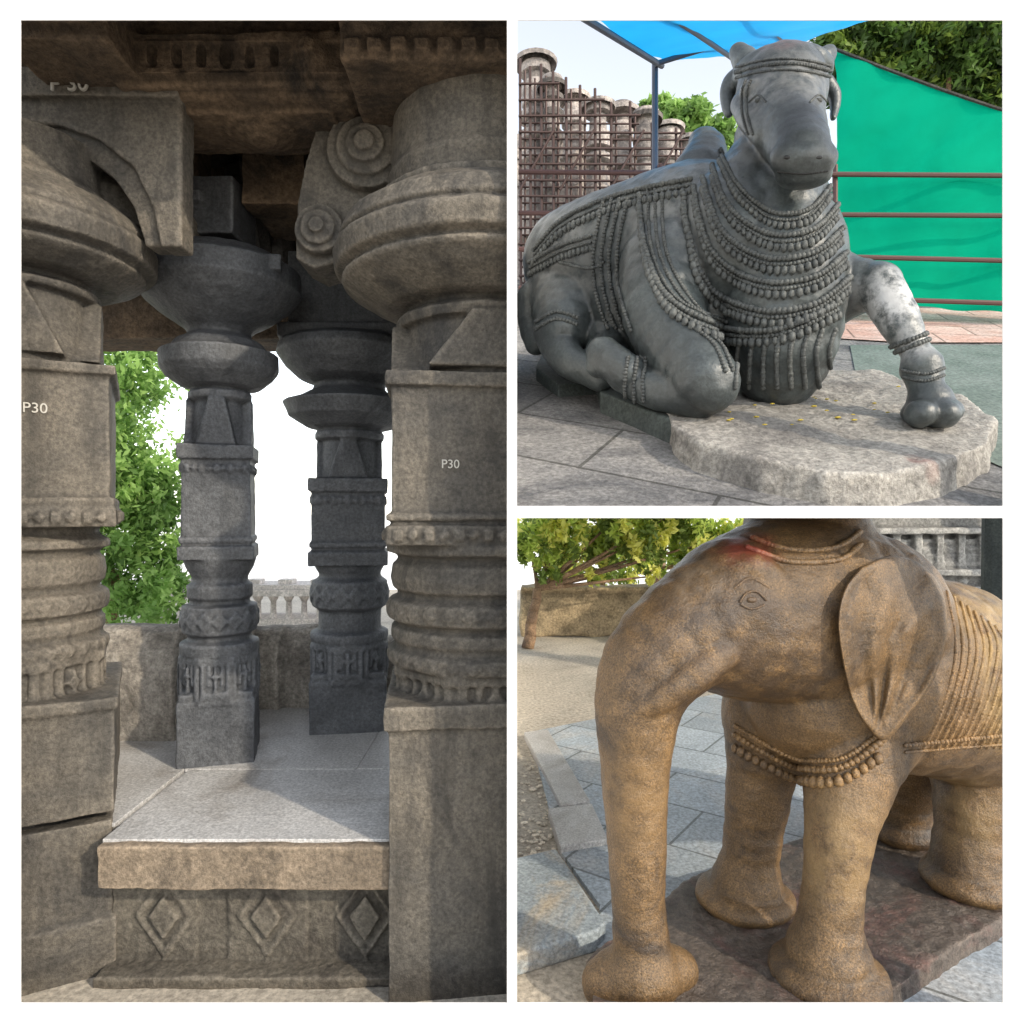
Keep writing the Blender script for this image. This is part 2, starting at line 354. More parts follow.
for (a, b, r) in ((P(180,180,3.2), P(310,165,3.2), .05), (P(185,210,3.1), P(300,205,3.3), .04), (P(250,160,3.0), P(262,250,3.3), .05), (P(275,150,3.1), P(285,260,3.4), .06), (P(195,165,3.0), P(240,150,3.3), .05)):
    rod(bm, a, b, r, 6)
b_obj('dark_roof_timbers', bm, M_dark)

# ------------------------------------------------------------ foliage
def leafmat(name, c, t=.45): return plain(name, c, .6, 0, t)
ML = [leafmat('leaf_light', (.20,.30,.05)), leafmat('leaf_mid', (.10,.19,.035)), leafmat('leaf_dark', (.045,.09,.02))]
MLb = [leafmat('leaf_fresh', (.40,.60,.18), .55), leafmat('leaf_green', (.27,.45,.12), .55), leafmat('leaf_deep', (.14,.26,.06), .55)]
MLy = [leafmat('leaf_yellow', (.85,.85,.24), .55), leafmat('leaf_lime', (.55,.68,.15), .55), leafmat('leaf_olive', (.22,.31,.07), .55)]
M_bark = stone('bark', (.22,.14,.08), (.12,.08,.055), None, 6, .9, .8, 50)
def tree(name, base, blobs, n, size, mats, trunk_r=.08, hang=0.0):
    root = empty(name)
    V = []; MI = []
    tot = sum(b[1]**2 for b in blobs); rng = np.random
    for c, r in blobs:
        kq = int(n*r*r/tot); ncl = max(6, kq//45)
        for _ in range(ncl):
            dv = rng.normal(size=3); dv /= np.linalg.norm(dv); cc = np.array(c)+dv*r*(rng.rand()**.35)*np.array([1,1,.8])
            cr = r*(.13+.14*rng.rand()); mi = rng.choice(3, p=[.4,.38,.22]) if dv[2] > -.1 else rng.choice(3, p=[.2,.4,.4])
            pp = cc+rng.normal(size=(45,3))*cr*np.array([.6,.6,.6+hang])
            a = rng.normal(size=(45,3)); a /= np.linalg.norm(a, axis=1)[:,None]
            b = np.cross(a, rng.normal(size=(45,3))); b /= np.linalg.norm(b, axis=1)[:,None]
            s_ = (size*(.6+.8*rng.rand(45)))[:,None]
            for q in np.stack([pp-a*s_, pp+b*s_*.42, pp+a*s_, pp-b*s_*.42], 1): V.append(q); MI.append(int(mi))
    V = np.concatenate(V); Fc = [(4*i, 4*i+1, 4*i+2, 4*i+3) for i in range(len(MI))]
    me = bpy.data.meshes.new('crown'); me.from_pydata(V.tolist(), [], Fc); me.update()
    add('crown', me, mats, root); me.polygons.foreach_set('material_index', MI)
    bm = bmesh.new(); base = Vector(base); cen = sum((Vector(b[0]) for b in blobs), Vector())/len(blobs)
    fork = base.lerp(cen, .55); fork.x = base.x*.8+fork.x*.2
    def limb(a, b, r0, r1):
        pts = [a.lerp(b, t/5)+Vector((noise.noise(a+Vector((t,0,0)))*.1, 0, 0))*(1 if 0 < t < 5 else 0)*(b-a).length*.5 for t in range(6)]
        for i in range(5):
            d = pts[i+1]-pts[i]; q = d.to_track_quat('Z','Y').to_matrix().to_4x4()
            bmesh.ops.create_cone(bm, cap_ends=True, segments=9, radius1=r0+(r1-r0)*i/5, radius2=r0+(r1-r0)*(i+1)/5, depth=d.length*1.05, matrix=Matrix.Translation((pts[i]+pts[i+1])/2) @ q)
    limb(base, fork, trunk_r, trunk_r*.7)
    for c, r in blobs: limb(fork, Vector(c), trunk_r*.4, trunk_r*.12)
    b_obj('trunk', bm, M_bark, root, True)
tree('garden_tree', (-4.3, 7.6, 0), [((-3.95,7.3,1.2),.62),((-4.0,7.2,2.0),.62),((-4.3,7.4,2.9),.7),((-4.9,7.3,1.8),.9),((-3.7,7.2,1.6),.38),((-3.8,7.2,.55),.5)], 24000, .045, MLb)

M_far = stone('distant_stone', (.50,.46,.43), (.42,.38,.36), None, 3, .85, .4, 30)
bm = bmesh.new()
box(bm, -4.6, -2.2, 9.0, 9.6, .0, .12); box(bm, -4.6, -2.2, 8.95, 9.65, .42, .50); box(bm, -4.4, -2.4, 9.0, 9.6, .503, .56)
for i in range(12): lathe(bm, -4.5+i*.2, 9.1, [(.12,.05),(.2,.04),(.34,.035),(.38,.06),(.42,.07)], 12)
for i in range(5): box(bm, -4.3+i*.42, -4.12+i*.42, 9.1, 9.3, .563, .62)
b_obj('temple_colonnade', bm, M_far)

# ================================================================= UPPER RIGHT BAY : raked terrace with nandi
M_ter = stone('terrace_paving', (.22,.212,.205), (.145,.142,.142), (.075,.075,.08), 3.5, .75, 1.0, 60, joints=(.9,.42,.5), bdist=.04)
bm = bmesh.new()
def tz(y): return H+RAKE*(y-D0)
a = [Vector((.008, YF, tz(YF))), Vector((1.6, YF, tz(YF))), Vector((4.9, 6.2, tz(6.2))), Vector((3.3, 6.2, tz(6.2))), Vector((3.3, 7.95, tz(7.95))), Vector((.008, 7.95, tz(7.95)))]
prism(bm, a, Vector((0, 0, -.02)))
ter = b_obj('terrace', bm, M_ter)
bm = bmesh.new()
for x, y in ((4.7,6.05),(3.6,4.6)): box(bm, x-.08, x+.08, y-.08, y+.08, 0, tz(y)-.05)
b_obj('support_posts', bm, M_wh, ter)
def sheet(name, uv, h, mat, par=None, th=.002):
    bm = bmesh.new(); prism(bm, [Q(u, v, h) for u, v in uv], Vector((0,0,-th))); return b_obj(name, bm, mat, par)
M_mat = stone('green_floor_mat', (.085,.11,.095), (.13,.155,.14), None, 3, .8, .3, 60)
M_red = stone('red_sandstone_paving', (.34,.21,.17), (.46,.36,.32), None, 3, .85, .3, 60, joints=(.5,.3,.3))
sheet('green_floor_mat', [(850,345),(1090,345),(1090,470),(1010,470),(940,440),(860,395)], .006, M_mat, ter)
sheet('red_paving', [(840,308),(1090,308),(1090,342),(905,342),(840,338)], .012, M_red, ter)

bm = bmesh.new()
ML_ = stone('plinth_stone', (.46,.43,.39), (.35,.33,.30), (.22,.205,.19), 4, .85, .9, 60, spots=[(tuple(Q(915,474,.05)), .07, (.35,.06,.04), .9), (tuple(Q(780,412,.1)), .25, (.26,.245,.22), .7)], bdist=.03)
prism(bm, [Q(u, v, .10) for u, v in ((672,425),(700,442),(760,458),(830,472),(880,474),(940,462),(990,442),(996,420),(960,395),(880,372),(800,366),(700,372),(660,395))], Vector((0,0,-.115)))
pl = b_obj('statue_plinth', bm, ML_); remesh(pl, .008, 4, .016, 5, .006, 22); cut(pl, (0,YF,0), (0,-1,0))
bm = bmesh.new()
prism(bm, [Q(u, v, .085) for u, v in ((600,392),(682,424),(735,408),(760,372),(640,360),(596,368))], Vector((0,0,-.10)))
prism(bm, [Q(u, v, .06) for u, v in ((536,368),(558,384),(606,380),(604,345),(545,340))], Vector((0,0,-.09)))
M_nd = stone('nandi_base_stone', (.075,.09,.085), (.045,.055,.055), None, 4, .7, .5, 70)
o = b_obj('base_blocks', bm, M_nd, pl); remesh(o, .007, 2, .006, 6)

def chain(bm, nodes, off=0.0, step=.35, sub=3, sc=(1,1,1)):
    pts = [(P(u, v, d+off), r*(d+off)/F) for u, v, d, r in nodes]
    for i in range(len(pts)-1):
        p0 = pts[max(i-1,0)]; p1 = pts[i]; p2 = pts[i+1]; p3 = pts[min(i+2, len(pts)-1)]
        n = max(2, int((p2[0]-p1[0]).length/(min(p1[1], p2[1])*step)))
        for j in range(n+(1 if i == len(pts)-2 else 0)):
            t = j/n
            f = lambda a,b,c,e: .5*((2*b)+(c-a)*t+(2*a-5*b+4*c-e)*t*t+(3*b-a-3*c+e)*t**3)
            ball(bm, f(p0[0],p1[0],p2[0],p3[0]), p1[1]*(1-t)+p2[1]*t, sub, sc)
def curve_uv(pts, n=200):
    out = []
    for i in range(len(pts)-1):
        p = [np.array(pts[max(0, min(len(pts)-1, k_))], float) for k_ in (i-1, i, i+1, i+2)]
        for j in range(n):
            t = j/n; out.append(.5*((2*p[1])+(p[2]-p[0])*t+(2*p[0]-5*p[1]+4*p[2]-p[3])*t*t+(3*p[1]-p[0]-3*p[2]+p[3])*t**3))
    out.append(np.array(pts[-1], float)); return out
def beads(bm, sf, pts, r, gap=1.7, sub=1, lift=.3, long=1.0):
    last = None
    for u, v in curve_uv(pts):
        h, n = sf.hit(u, v)
        if h is None: continue
        h = h+n*r*lift
        if last is None or (h-last).length > r*gap:
            if last is not None and (h-last).length > r*14: last = h; continue
            ball(bm, h, r*random.uniform(.85,1.12), sub, (1,1,long)); last = h

OFF = -.2
bm = bmesh.new()
ch = lambda *n, **k_: chain(bm, n, OFF, **k_)
ch((576,262,3.55,54),(600,260,3.46,62),(640,258,3.35,74),(690,252,3.2,84),(735,262,3.08,80))
ch((590,295,3.5,48),(640,300,3.3,60),(700,310,3.1,58))
ch((700,178,3.2,30),(706,150,3.24,20),(702,142,3.26,14))
ch((742,250,3.02,82),(762,205,2.98,62),(772,165,2.95,44),(778,125,2.93,38))
ch((778,255,2.9,66),(784,300,2.86,60),(784,340,2.86,52),(780,368,2.9,42))
ch((775,210,2.85,46),(788,260,2.8,48),(792,300,2.8,46),(787,345,2.82,42))       # dewlap
# head: broad flat brow, long tapering face, blunt square muzzle
ch((781,92,2.86,44),(783,108,2.80,40),(788,124,2.73,35),(795,140,2.64,31),(800,153,2.57,29))
ball(bm, P(783,72,2.90+OFF), 50*2.70/F, 3, (1,.75,.36))
ball(bm, P(803,158,2.54+OFF), 33*2.34/F, 4, (1,.62,.66))
ball(bm, P(803,176,2.57+OFF), 28*2.37/F, 3, (1,.7,.42))
ch((750,90,2.78,10),(758,86,2.75,8)); ch((812,86,2.75,8),(822,90,2.77,7))     # brows
ch((744,104,2.84,13),(752,118,2.78,14),(766,136,2.70,14))                     # cheek bone
ch((742,74,2.97,9),(731,84,3.0,9),(727,100,3.0,7),(729,114,2.98,4)); ch((826,82,2.96,8),(834,94,2.96,7),(835,108,2.95,5),(833,118,2.93,3))
ch((745,60,2.92,12),(738,52,2.93,8)); ch((822,60,2.92,12),(829,53,2.93,8))    # short horn stumps
# near fore leg folded
ch((668,270,3.0,50),(664,312,2.90,42),(680,348,2.78,37),(702,374,2.68,33))
ch((704,380,2.66,33),(700,392,2.68,27),(668,392,2.74,20),(640,384,2.80,17),(622,374,2.82,17))
ball(bm, P(710,382,2.63+OFF), 31*2.43/F, 3, (1,.8,1.05))
ch((628,372,2.80,18),(612,362,2.84,19),(602,352,2.88,15),(598,366,2.88,12))
# near hind leg
ch((572,296,3.5,46),(570,318,3.34,36),(562,330,3.26,27))
ch((556,330,3.28,24),(562,350,3.22,19),(574,364,3.16,16),(592,372,3.12,15),(600,380,3.1,12))
ch((600,320,3.36,28),(608,345,3.2,20),(602,352,3.14,16))
ch((536,300,3.5,20),(532,325,3.46,13),(536,345,3.42,10))
# far fore leg stepping forward
ch((815,290,2.95,46),(845,288,2.88,32),(866,286,2.82,25),(880,284,2.78,22))
ch((878,286,2.78,24),(894,312,2.72,21),(908,338,2.67,16),(916,352,2.65,14),(922,368,2.63,21),(926,386,2.61,16),(930,402,2.6,22))
ball(bm, P(932,412,2.59+OFF), 29*2.39/F, 3, (1,.9,.55))
for t in (-1, 1): ball(bm, P(932+t*12,414,2.54+OFF), 15*2.35/F, 3, (1,1.2,.95))
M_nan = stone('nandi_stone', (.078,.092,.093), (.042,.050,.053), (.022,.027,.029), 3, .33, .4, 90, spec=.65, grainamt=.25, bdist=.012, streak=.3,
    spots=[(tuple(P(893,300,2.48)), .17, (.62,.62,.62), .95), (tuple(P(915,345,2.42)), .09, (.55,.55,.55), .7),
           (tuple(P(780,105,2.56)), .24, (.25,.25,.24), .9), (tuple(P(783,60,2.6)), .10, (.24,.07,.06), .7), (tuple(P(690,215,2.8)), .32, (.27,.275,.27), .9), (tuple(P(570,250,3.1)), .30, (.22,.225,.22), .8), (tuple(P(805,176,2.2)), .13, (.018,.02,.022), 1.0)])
nan = b_obj('nandi_bull_statue', bm, M_nan); remesh(nan, .008, 4, .006, 4, .003, 22)
sf = Surf(nan)
bm = bmesh.new()
def garl(pts, r=.011, fringe=True, **k_):
    r *= 1.15
    beads(bm, sf, pts, r, 1.2, lift=.5, **k_)
    if fringe:
        beads(bm, sf, [(u, v+6) for u, v in pts], r*.7, 1.4, lift=.4)
        beads(bm, sf, [(u, v+12) for u, v in pts], r*1.05, 1.9, long=1.5, lift=.4)
garl([(720,150),(738,186),(772,212),(808,210),(832,182)], .009)
garl([(712,166),(730,208),(770,234),(812,230),(838,204)], .010)
garl([(703,178),(722,230),(765,257),(812,253),(842,228)], .011)
garl([(694,188),(712,250),(760,281),(812,277),(846,252)], .011)
garl([(684,196),(700,275),(755,309),(810,305),(848,278)], .012)
garl([(640,196),(646,250),(668,298),(720,326),(780,328),(838,303)], .012)
for off in (0, 7, 14): beads(bm, sf, [(648+off,190),(652+off,250),(676+off,298),(728,322+off)], .008, 1.4)
garl([(690,180),(640,190),(600,202),(560,222),(534,250)], .011)
garl([(530,262),(560,246),(592,236)], .010)
for o_ in (0, 8, 16, 24): beads(bm, sf, [(604+o_,200),(594+o_,250),(596+o_,290),(608+o_,330)], .010, 1.4, lift=.5)
garl([(560,262),(590,268),(604,262)], .008, False)
for o_ in (0, 7): beads(bm, sf, [(690+o_,325),(714+o_,345),(726+o_,372)], .009, 1.5)
for v0 in (338, 345): beads(bm, sf, [(890,v0+9),(910,v0+2),(930,v0-6)], .010, 1.2)
for v0 in (370,377): beads(bm, sf, [(903,v0),(925,v0+4),(944,v0-2)], .007, 1.2)
for u0 in (628,637,646): beads(bm, sf, [(u0,358),(u0-3,380),(u0-2,402)], .009, 1.4)
for q in (0,7): beads(bm, sf, [(536,322+q),(556,312+q),(578,318+q)], .010, 1.4)
for v0, r_ in ((62,.006),(67,.009),(73,.006)): beads(bm, sf, [(736,v0+5),(760,v0-1),(784,v0-3),(808,v0-1),(831,v0+4)], r_, 1.2, lift=.2)
for q in (0, 5): beads(bm, sf, [(748+q,134),(742+q,112),(742+q,92),(746+q,80)], .006, 1.4)
for u0, v0 in ((758,100),(819,100)):   # eyes
    h, n = sf.hit(u0, v0)
    if h: ball(bm, h-n*.003, .015, 2, (1,.7,.6)); beads(bm, sf, [(u0-9,v0+2),(u0,v0-5),(u0+8,v0+2)], .0045, .7, lift=0)
for i in range(8):   # chest cloth folds
    u0 = 738+i*13; beads(bm, sf, [(u0+6,330),(u0,352),(u0-3+i,388)], .011, .5, lift=.1)
ob = b_obj('carved_garlands', bm, stone('garland_stone', (.088,.093,.09), (.048,.052,.053), None, 6, .5, .4, 90), nan, True)
M_blk = plain('muzzle_dark', (.012,.012,.012), .5)
bm = bmesh.new(); beads(bm, sf, [(778,172),(803,174),(828,171)], .004, .6, lift=-.3)
for u0 in (789,818):
    h, n = sf.hit(u0, 157)
    if h: ball(bm, h-n*.005, .012, 2, (1.6,.5,.7))
b_obj('muzzle_lines', bm, M_blk, nan, True)
bm = bmesh.new()
for i in range(30):
    p = Q(random.uniform(700,900), random.uniform(385,425), .108); ball(bm, p, random.uniform(.005,.010), 1, (1.3,1,.4))
b_obj('fallen_petals', bm, plain('petal', (.55,.42,.05)))

M_rust = plain('rusty_pipe', (.10,.05,.045), .6, .3)
M_scaf = plain('scaffold_pipe', (.075,.045,.04), .6, .4)
bm = bmesh.new()
for v0, v1, d in ((172,176,4.7),(213,216,4.7),(249,262,4.7),(288,305,4.7)):
    rod(bm, P(518.5, v0, d), P(1060, v1, d), .017)
for u in (835, 660): rod(bm, P(u, 165, 4.73), P(u, 300, 4.73), .018)
b_obj('pipe_railing', bm, M_rust)
M_net = plain('green_shade_net', (.0,.42,.24), .85, 0, .5); M_net.node_tree.nodes['Principled BSDF'].inputs['Specular IOR Level'].default_value = .1
def cloth(name, c00, c10, c01, c11, mat, amp=.05, n=60, sag=0.0, tsag=0.0, par=None):
    V = []; Fc = []
    for i in range(n+1):
        for j in range(n+1):
            s_, t_ = i/n, j/n
            p = (c00*(1-s_)+c10*s_)*(1-t_)+(c01*(1-s_)+c11*s_)*t_
            p = p+Vector((0, noise.noise(Vector((s_*4+t_*2, t_*2.2, 1)))*amp+noise.noise(Vector((s_*9+t_*9, t_*3, 3)))*amp*.35, noise.noise(Vector((s_*1.5, 0, 5)))*amp*.1-sag*math.sin(s_*math.pi)-tsag*(1-t_)*math.sin(s_*math.pi)))
            V.append(p)
    for i in range(n):
        for j in range(n): a_ = i*(n+1)+j; Fc.append((a_, a_+n+1, a_+n+2, a_+1))
    me = bpy.data.meshes.new(name); me.from_pydata(V, [], Fc); return add(name, me, mat, par, True)
gn = cloth('green_shade_net', P(835,50,4.9), P(1100,140,4.6), P(833,300,4.9), P(1100,322,4.75), M_net, .10, tsag=.03)
bm = bmesh.new(); pr = [P(835+i*26.5, 49+i*9.0, 4.88-.03*i)-Vector((0,0,.03*math.sin(i/10*math.pi))) for i in range(11)]
for a_, b_ in zip(pr, pr[1:]): rod(bm, a_, b_, .012, 6)
b_obj('net_rope', bm, M_dark, gn)
M_blue = plain('blue_tarpaulin', (.02,.38,.80), .5, 0, .7)
can = cloth('blue_canopy', P(545,-10,3.6), P(990,-20,3.6), P(664,62,5.0), P(800,44,5.3), M_blue, .05, 40, .02)
bm = bmesh.new()
rod(bm, P(655,62,4.95), P(655,178,4.75), .022); rod(bm, P(548,-4,3.55), P(662,66,4.98), .02); rod(bm, P(655,64,4.9), P(880,-5,4.8), .018)
rod(bm, P(650,2,3.9), P(735,60,5.0), .016); rod(bm, P(740,-6,3.9), P(790,48,5.1), .014)
b_obj('canopy_poles', bm, plain('grey_pipe', (.10,.11,.14), .5, .3), can)
M_ruin = stone('ruin_stone', (.40,.35,.32), (.28,.25,.235), (.16,.145,.14), 3, .85, .6, 30)
bm = bmesh.new()
for (u, vt, r, d) in ((530,62,17,6.9),(552,86,12,6.7),(574,98,13,7.3),(598,106,14,6.9),(622,112,14,7.3),(646,118,13,7.0),(668,128,13,7.4),(540,110,10,7.6),(690,140,12,7.4)):
    s_ = d/F; prof = []; v = 512-(tz(d)-.1-H)/s_
    while v > vt:
        k_ = random.uniform(.55,1.0); hh = random.uniform(5,13)
        prof += [(H-(v-512)*s_, r*s_*k_), (H-(v-hh*.8-512)*s_, r*s_*k_)]; v -= hh
    prof += [(H-(vt+4-512)*s_, r*s_*1.25), (H-(vt-512)*s_, r*s_*1.3), (H-(vt-4-512)*s_, r*s_*.6)]
    lathe(bm, max((u-512)*s_, r*s_*1.32+.01), d, prof, 20)
yy = 7.6; sy = yy/F
box(bm, .03, 2.9, yy, yy+.3, 3.9, H+(512-160)*sy); box(bm, .03, 1.1, yy-.03, yy+.33, H+(512-160)*sy+.004, H+(512-135)*sy)
for i in range(14): box(bm, .06+i*.2, .2+i*.2, yy-.06, yy-.003, 4.4, 4.8+random.random()*.4)
for q in range(40): box(bm, .05+q*.07, .10+q*.07, yy-.04, yy-.002, 4.95+random.random()*.1, 5.1)
o = b_obj('ruined_temple', bm, M_ruin)
bm = bmesh.new()
for i, u in enumerate((520,530,541,553,566,580,595,611,630,652,676)):
    top = 66+max(0, u-540)*.45+random.uniform(-8,8); rod(bm, P(u, top, 6.35), P(u+1, 305, 6.35), .013, 6); rod(bm, P(u+5, top+12, 6.6), P(u+5, 300, 6.6), .011, 6)
for v in range(84, 300, 16):
    u1 = 690 if v > 120 else 560+(v-80)*2.2
    rod(bm, P(518.5, v, 6.33), P(u1+random.uniform(-10,10), v+random.uniform(-2,2), 6.33), .012, 6)
    if v > 110: rod(bm, P(519.5, v+7, 6.58), P(u1, v+8, 6.58), .010, 6)
for u in (520,560,610,650): rod(bm, P(u, 190, 6.3), P(u+34, 130, 6.3), .011, 6)
b_obj('scaffolding', bm, M_scaf)
def T_(u, v, d, r): return (tuple(P(u, v, d)), r*d/F)
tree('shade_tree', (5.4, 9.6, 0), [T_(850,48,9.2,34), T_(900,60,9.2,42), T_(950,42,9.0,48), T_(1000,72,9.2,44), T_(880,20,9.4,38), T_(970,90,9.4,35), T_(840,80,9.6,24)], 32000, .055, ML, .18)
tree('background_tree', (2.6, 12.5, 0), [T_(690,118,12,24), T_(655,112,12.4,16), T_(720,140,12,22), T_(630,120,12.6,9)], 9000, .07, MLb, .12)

# ================================================================= LOWER RIGHT BAY : elephant
def GP(u, v, z=0.0):  # horizontal plane point
    return P(u, v, (H-z)*F/(v-512))
M_tile = stone('paving_tiles', (.31,.35,.385), (.24,.275,.31), (.35,.35,.345), 2, .5, .25, 60, joints=(.62,.42,.62), spec=.5)
bm = bmesh.new(); prism(bm, [GP(530,732,.02), GP(735,690,.02), GP(1100,690,.02), GP(1250,1010,.02), GP(600,1010,.02), GP(592,990,.02), GP(600,905,.02), GP(560,850,.02)], Vector((0,0,-.02)))
o = b_obj('pavement', bm, M_tile); cut(o, (0,YF,0), (0,-1,0))
bm = bmesh.new()
def slab(uv, z, th): prism(bm, [GP(u, v, z) for u, v in uv], Vector((0,0,-th)))
slab([(524,732),(548,729),(590,800),(562,806)], .05, .05)
slab([(548,808),(592,803),(608,838),(560,846)], .05, .05)
ks = b_obj('kerb_stones', bm, M_plat)
md = ks.modifiers.new('b','BEVEL'); md.width = .006; md.segments = 2
bm = bmesh.new()
slab([(470,868),(556,848),(606,922),(598,930),(470,968)], .075, .075)
o = b_obj('step_slab', bm, stone('step_slab_stone', (.27,.31,.34), (.20,.23,.25), (.34,.28,.20), 3, .6, .3, 70, spec=.5)); md = o.modifiers.new('b','BEVEL'); md.width = .01; md.segments = 3
bm = bmesh.new()
for i in range(160):
    u, v = random.uniform(520,556), random.uniform(745,860); p = GP(u, v, .008); ball(bm, p, random.uniform(.004,.012), 1, (1.3,1,.6))
b_obj('gravel', bm, M_gr)
M_epl = stone('elephant_plinth_stone', (.17,.135,.11), (.11,.09,.075), (.17,.085,.07), 5, .42, .8, 80, spec=.5, bdist=.03)
bm = bmesh.new()
prism(bm, [GP(u, v, .085) for u, v in ((584,960),(640,915),(700,872),(790,842),(880,800),(990,790),(1120,830),(1080,890),(1003,918),(940,955),(880,1000),(850,1040),(600,1040))], Vector((0,0,-.085)))
epl = b_obj('elephant_plinth', bm, M_epl); remesh(epl, .009, 2, .012, 6, .007, 25); cut(epl, (0,YF,0), (0,-1,0))

bm = bmesh.new()
ce = lambda *n, **k_: chain(bm, n, 0.0, **k_)
ce((835,672,2.42,92),(885,672,2.5,98),(935,676,2.62,98),(985,706,2.75,84),(1010,722,2.85,72))
ce((815,690,2.38,74),(850,695,2.36,72))
ce((850,620,2.42,92),(800,610,2.36,98),(765,612,2.28,88),(728,618,2.22,74))
ce((812,560,2.42,66),(805,530,2.44,60))
ce((735,606,2.2,70),(690,630,2.15,58),(654,664,2.12,51),(638,705,2.10,43),(635,760,2.10,36),(636,830,2.10,30),(638,900,2.10,27),(641,945,2.10,29),(642,972,2.10,37))
ce((640,975,2.10,37),(608,983,2.12,27)); ce((640,972,2.1,34),(676,970,2.14,21))
ce((745,660,2.3,42),(725,668,2.25,28),(705,664,2.2,24))
ce((735,640,2.06,18),(705,664,1.995,19),(672,690,1.985,17),(640,708,2.0,12),(618,716,2.04,6))   # lip and tusk root
ce((858,720,2.34,62),(850,765,2.25,46),(841,820,2.18,34),(835,875,2.15,30),(830,922,2.14,31),(828,958,2.14,42))
ball(bm, P(828,974,2.14), 58*2.14/F, 3, (1,1,.42))
ce((775,715,2.5,52),(762,765,2.52,35),(755,820,2.53,29),(750,858,2.53,28),(747,888,2.53,36))
ball(bm, P(745,896,2.53), 49*2.53/F, 3, (1,1,.36))
ce((985,735,2.75,60),(975,790,2.68,39),(971,830,2.65,32),(968,866,2.64,35)); ball(bm, P(970,878,2.64), 46*2.64/F, 3, (1,1,.42))
ce((915,750,3.0,40),(904,795,3.03,27),(903,822,3.04,26)); ball(bm, P(903,830,3.04), 34*3.0/F, 3, (1,1,.45))
ce((728,578,2.09,15),(755,568,2.07,16),(778,584,2.05,12),(785,610,2.05,10))   # brow
ce((835,560,2.16,20),(838,600,2.12,18),(845,640,2.10,14))                      # temple bulge before the ear
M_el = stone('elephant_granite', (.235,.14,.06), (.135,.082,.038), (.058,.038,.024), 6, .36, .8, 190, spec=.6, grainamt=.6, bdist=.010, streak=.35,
   spots=[(tuple(P(745,535,2.1)), .14, (.30,.05,.03), .9), (tuple(P(740,640,2.05)), .36, (.060,.038,.025), .7), (tuple(P(800,690,2.1)), .22, (.045,.03,.02), .6), (tuple(P(690,575,2.05)), .12, (.27,.21,.15), .5), (tuple(P(965,660,2.45)), .34, (.50,.33,.12), .9), (tuple(P(835,850,2.1)), .22, (.34,.22,.095), .7), (tuple(P(640,800,2.0)), .22, (.27,.165,.07), .6), (tuple(P(960,820,2.5)), .2, (.36,.24,.10), .6)])  # face shade, sky sheen and golden sunlight painted as spots; red is powder
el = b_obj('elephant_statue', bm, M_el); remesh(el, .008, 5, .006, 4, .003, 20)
se = Surf(el)
outl = [(862,566),(893,556),(924,566),(944,596),(946,640),(932,682),(910,714),(886,740),(868,728),(852,700),(842,658),(838,620),(845,588)]
oc = curve_uv(outl+[outl[0]], 10)[:-1]; cu, cv = 888, 640
bm = bmesh.new(); rings = []
for t, off in ((.02,.020),(.15,.020),(.3,.021),(.42,.022),(.54,.024),(.65,.026),(.75,.029),(.85,.036),(.93,.052),(.98,.056),(1.0,.046),(1.0,.0),(.96,-.02)):
    ring = []
    for (uu, vv) in oc:
        u_, v_ = cu+(uu-cu)*t, cv+(vv-cv)*t
        h, n = se.hit(u_, v_)
        if h is None: h = P(u_, v_, 2.3)
        an = math.atan2(v_-745, u_-872)
        w_ = .012*math.sin(an*24+math.sin(v_*.05))*min(1, max(0, (.95-t)*4))*(1 if v_ > 585 else .4)
        ring.append(bm.verts.new(h+(Vector((0,0,H))-h).normalized()*(off+w_)))
    rings.append(ring)
bm.faces.new(rings[0])
for a_, b_ in zip(rings, rings[1:]):
    for i in range(len(a_)): bm.faces.new((a_[i], b_[i], b_[(i+1)%len(a_)], a_[(i+1)%len(a_)]))
bmesh.ops.recalc_face_normals(bm, faces=bm.faces)
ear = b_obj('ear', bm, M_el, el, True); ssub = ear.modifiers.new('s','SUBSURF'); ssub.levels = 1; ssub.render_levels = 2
bm = bmesh.new()
def be(pts, r, gap=1.5, **k_): beads(bm, se, pts, r, gap, **k_)
be([(748,548),(790,562),(838,560),(860,545)], .009, .4, sub=2); be([(752,538),(790,550),(835,548),(860,532)], .009, .4, sub=2)
for o_, r in ((0,.013),(9,.009)): be([(736,735-o_),(765,752-o_),(800,768-o_),(840,768-o_),(872,748-o_),(890,730-o_)], r, 1.3)
be([(736,748),(765,764),(800,780),(840,781),(878,758)], .016, 1.7, long=1.3)
for i in range(12):
    u0 = 942+i*7; be([(u0+5,592+i*5),(u0+14,650),(u0+2,705),(u0-18,748)], .008, .4, lift=-.3)
be([(905,745),(950,740),(1003,735)], .009, 1.4); be([(905,752),(950,748),(1003,744)], .006, 1.0)
h, n = se.hit(752, 600)
if h: ball(bm, h-n*.002, .014, 2, (1.1,.6,.65))
be([(740,602),(747,593),(757,592),(766,600)], .004, .5); be([(741,605),(752,609),(764,605)], .0035, .5)
be([(735,588),(750,578),(770,588)], .005, .5, lift=-.3)
b_obj('carved_harness', bm, M_el, el, True)

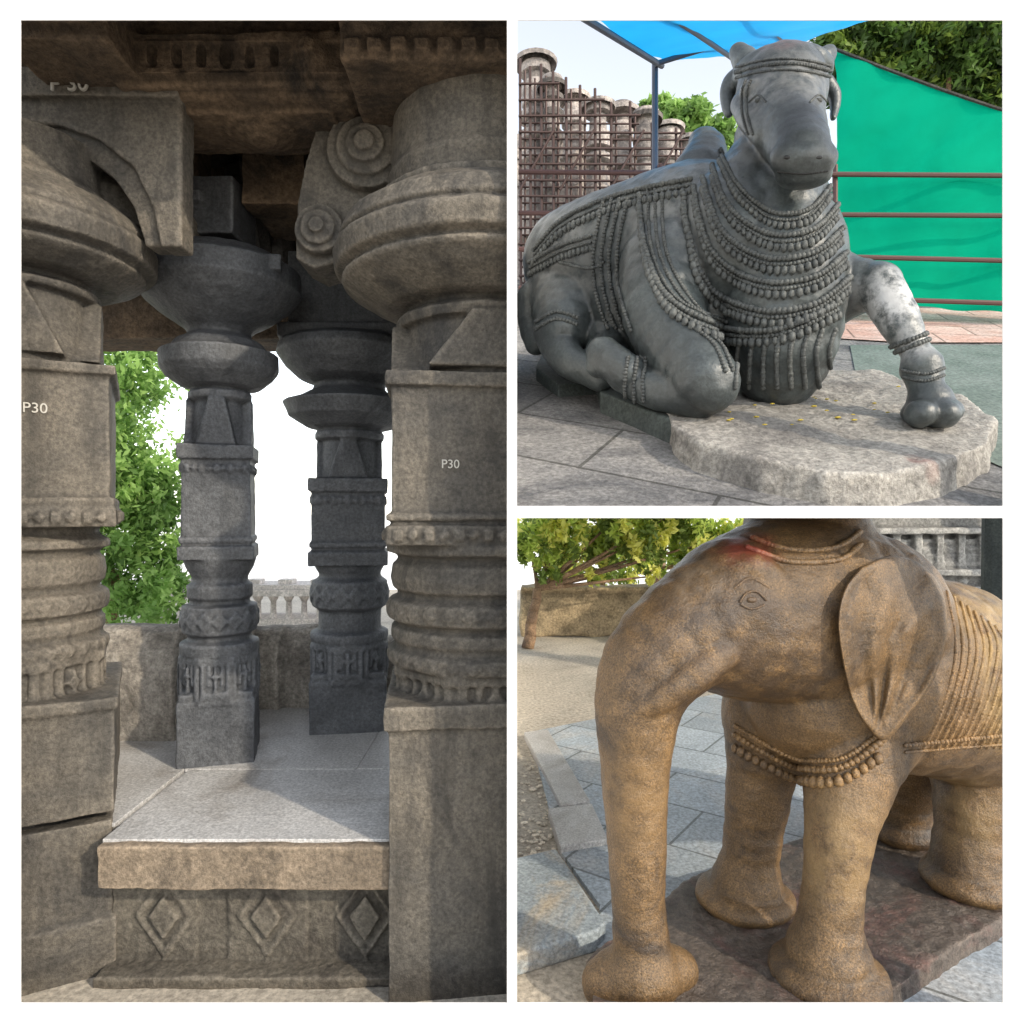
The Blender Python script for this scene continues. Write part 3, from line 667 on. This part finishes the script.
bm = bmesh.new(); box(bm, .1, 4.2, 8.4, 8.7, 0, .56); box(bm, .1, 4.2, 8.36, 8.74, .56, .60)
o = b_obj('boundary_wall', bm, stone('boundary_wall_stone', (.44,.34,.21), (.31,.24,.15), (.19,.15,.10), 5, .9, .9, 40))
remesh(o, .03, 1, .03, 6)
bm = bmesh.new()
for i, (z0, z1, dy) in enumerate(((0,.2,.0),(.2,.32,.12),(.32,.75,.2),(.75,.82,.08),(.82,.92,.15),(.92,.98,.05),(.98,1.3,.22),(1.3,1.36,.06),(1.36,1.6,.2),(1.6,1.7,0))):
    box(bm, 2.98+dy*.3, 5.2, 6.3+dy, 7.2, z0, z1-.003)
for i in range(9): 
    x_ = 3.1+i*.2; box(bm, x_, x_+.07, 6.42, 6.52, .99, 1.29); box(bm, x_, x_+.1, 6.4, 6.5, .34, .74); ball(bm, Vector((x_+.05,6.45,.87)), .045)
    for q in range(4): box(bm, x_+.08, x_+.19, 6.44+q*.01, 6.53, 1.0+q*.07, 1.04+q*.07)
o = b_obj('temple_facade', bm, stone('facade_stone', (.40,.39,.37), (.28,.28,.27), (.16,.16,.16), 5, .85, .8, 40)); remesh(o, .014, 1, .012, 8)
bm = bmesh.new(); lathe(bm, 3.42, 4.9, [(0,.17),(.3,.17),(.32,.13),(.5,.12),(1.6,.11),(1.65,.16),(1.8,.16)], 12)
b_obj('dark_stone_post', bm, M_nd)
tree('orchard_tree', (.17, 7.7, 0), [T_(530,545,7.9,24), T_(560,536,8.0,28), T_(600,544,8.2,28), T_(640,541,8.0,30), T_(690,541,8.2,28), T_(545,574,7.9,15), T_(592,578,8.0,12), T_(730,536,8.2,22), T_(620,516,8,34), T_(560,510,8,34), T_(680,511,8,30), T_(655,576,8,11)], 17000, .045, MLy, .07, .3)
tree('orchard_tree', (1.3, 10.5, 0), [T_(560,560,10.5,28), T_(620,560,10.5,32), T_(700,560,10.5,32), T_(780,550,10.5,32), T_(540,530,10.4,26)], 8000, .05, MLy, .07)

# ------------------------------------------------------------ light, sky, camera
EL, AZ = math.radians(27), math.radians(50)
sv = Vector((math.sin(AZ)*math.cos(EL), -math.cos(AZ)*math.cos(EL), math.sin(EL)))
sl = bpy.data.lights.new('sun', 'SUN'); sl.energy = 3.2; sl.angle = math.radians(1.5); sl.color = (1,.88,.70)
so = bpy.data.objects.new('sun', sl); S.collection.objects.link(so); so.rotation_euler = sv.to_track_quat('Z','Y').to_euler()
w = bpy.data.worlds.new('World'); S.world = w; w.use_nodes = True; nt = w.node_tree
bg = nt.nodes['Background']; sk = nt.nodes.new('ShaderNodeTexSky'); sk.sky_type = 'NISHITA'; sk.sun_disc = False
sk.sun_elevation = EL; sk.sun_rotation = math.atan2(sv.x, sv.y); sk.dust_density = .6; sk.air_density = 1.2; sk.ozone_density = .8
hs = nt.nodes.new('ShaderNodeHueSaturation'); hs.inputs['Saturation'].default_value = .32; hs.inputs['Value'].default_value = 2.5
nt.links.new(sk.outputs[0], hs.inputs['Color']); nt.links.new(hs.outputs[0], bg.inputs[0]); bg.inputs[1].default_value = .15
cam = bpy.data.cameras.new('camera'); co = bpy.data.objects.new('camera', cam); S.collection.objects.link(co)
cam.sensor_width = 36; cam.lens = 36*F/1024; cam.clip_end = 1000; cam.clip_start = .05
co.location = (0,0,H); co.rotation_euler = (math.pi/2, 0, 0); S.camera = co
S.view_settings.view_transform = 'Standard'; S.view_settings.look = 'None'; S.view_settings.exposure = 0
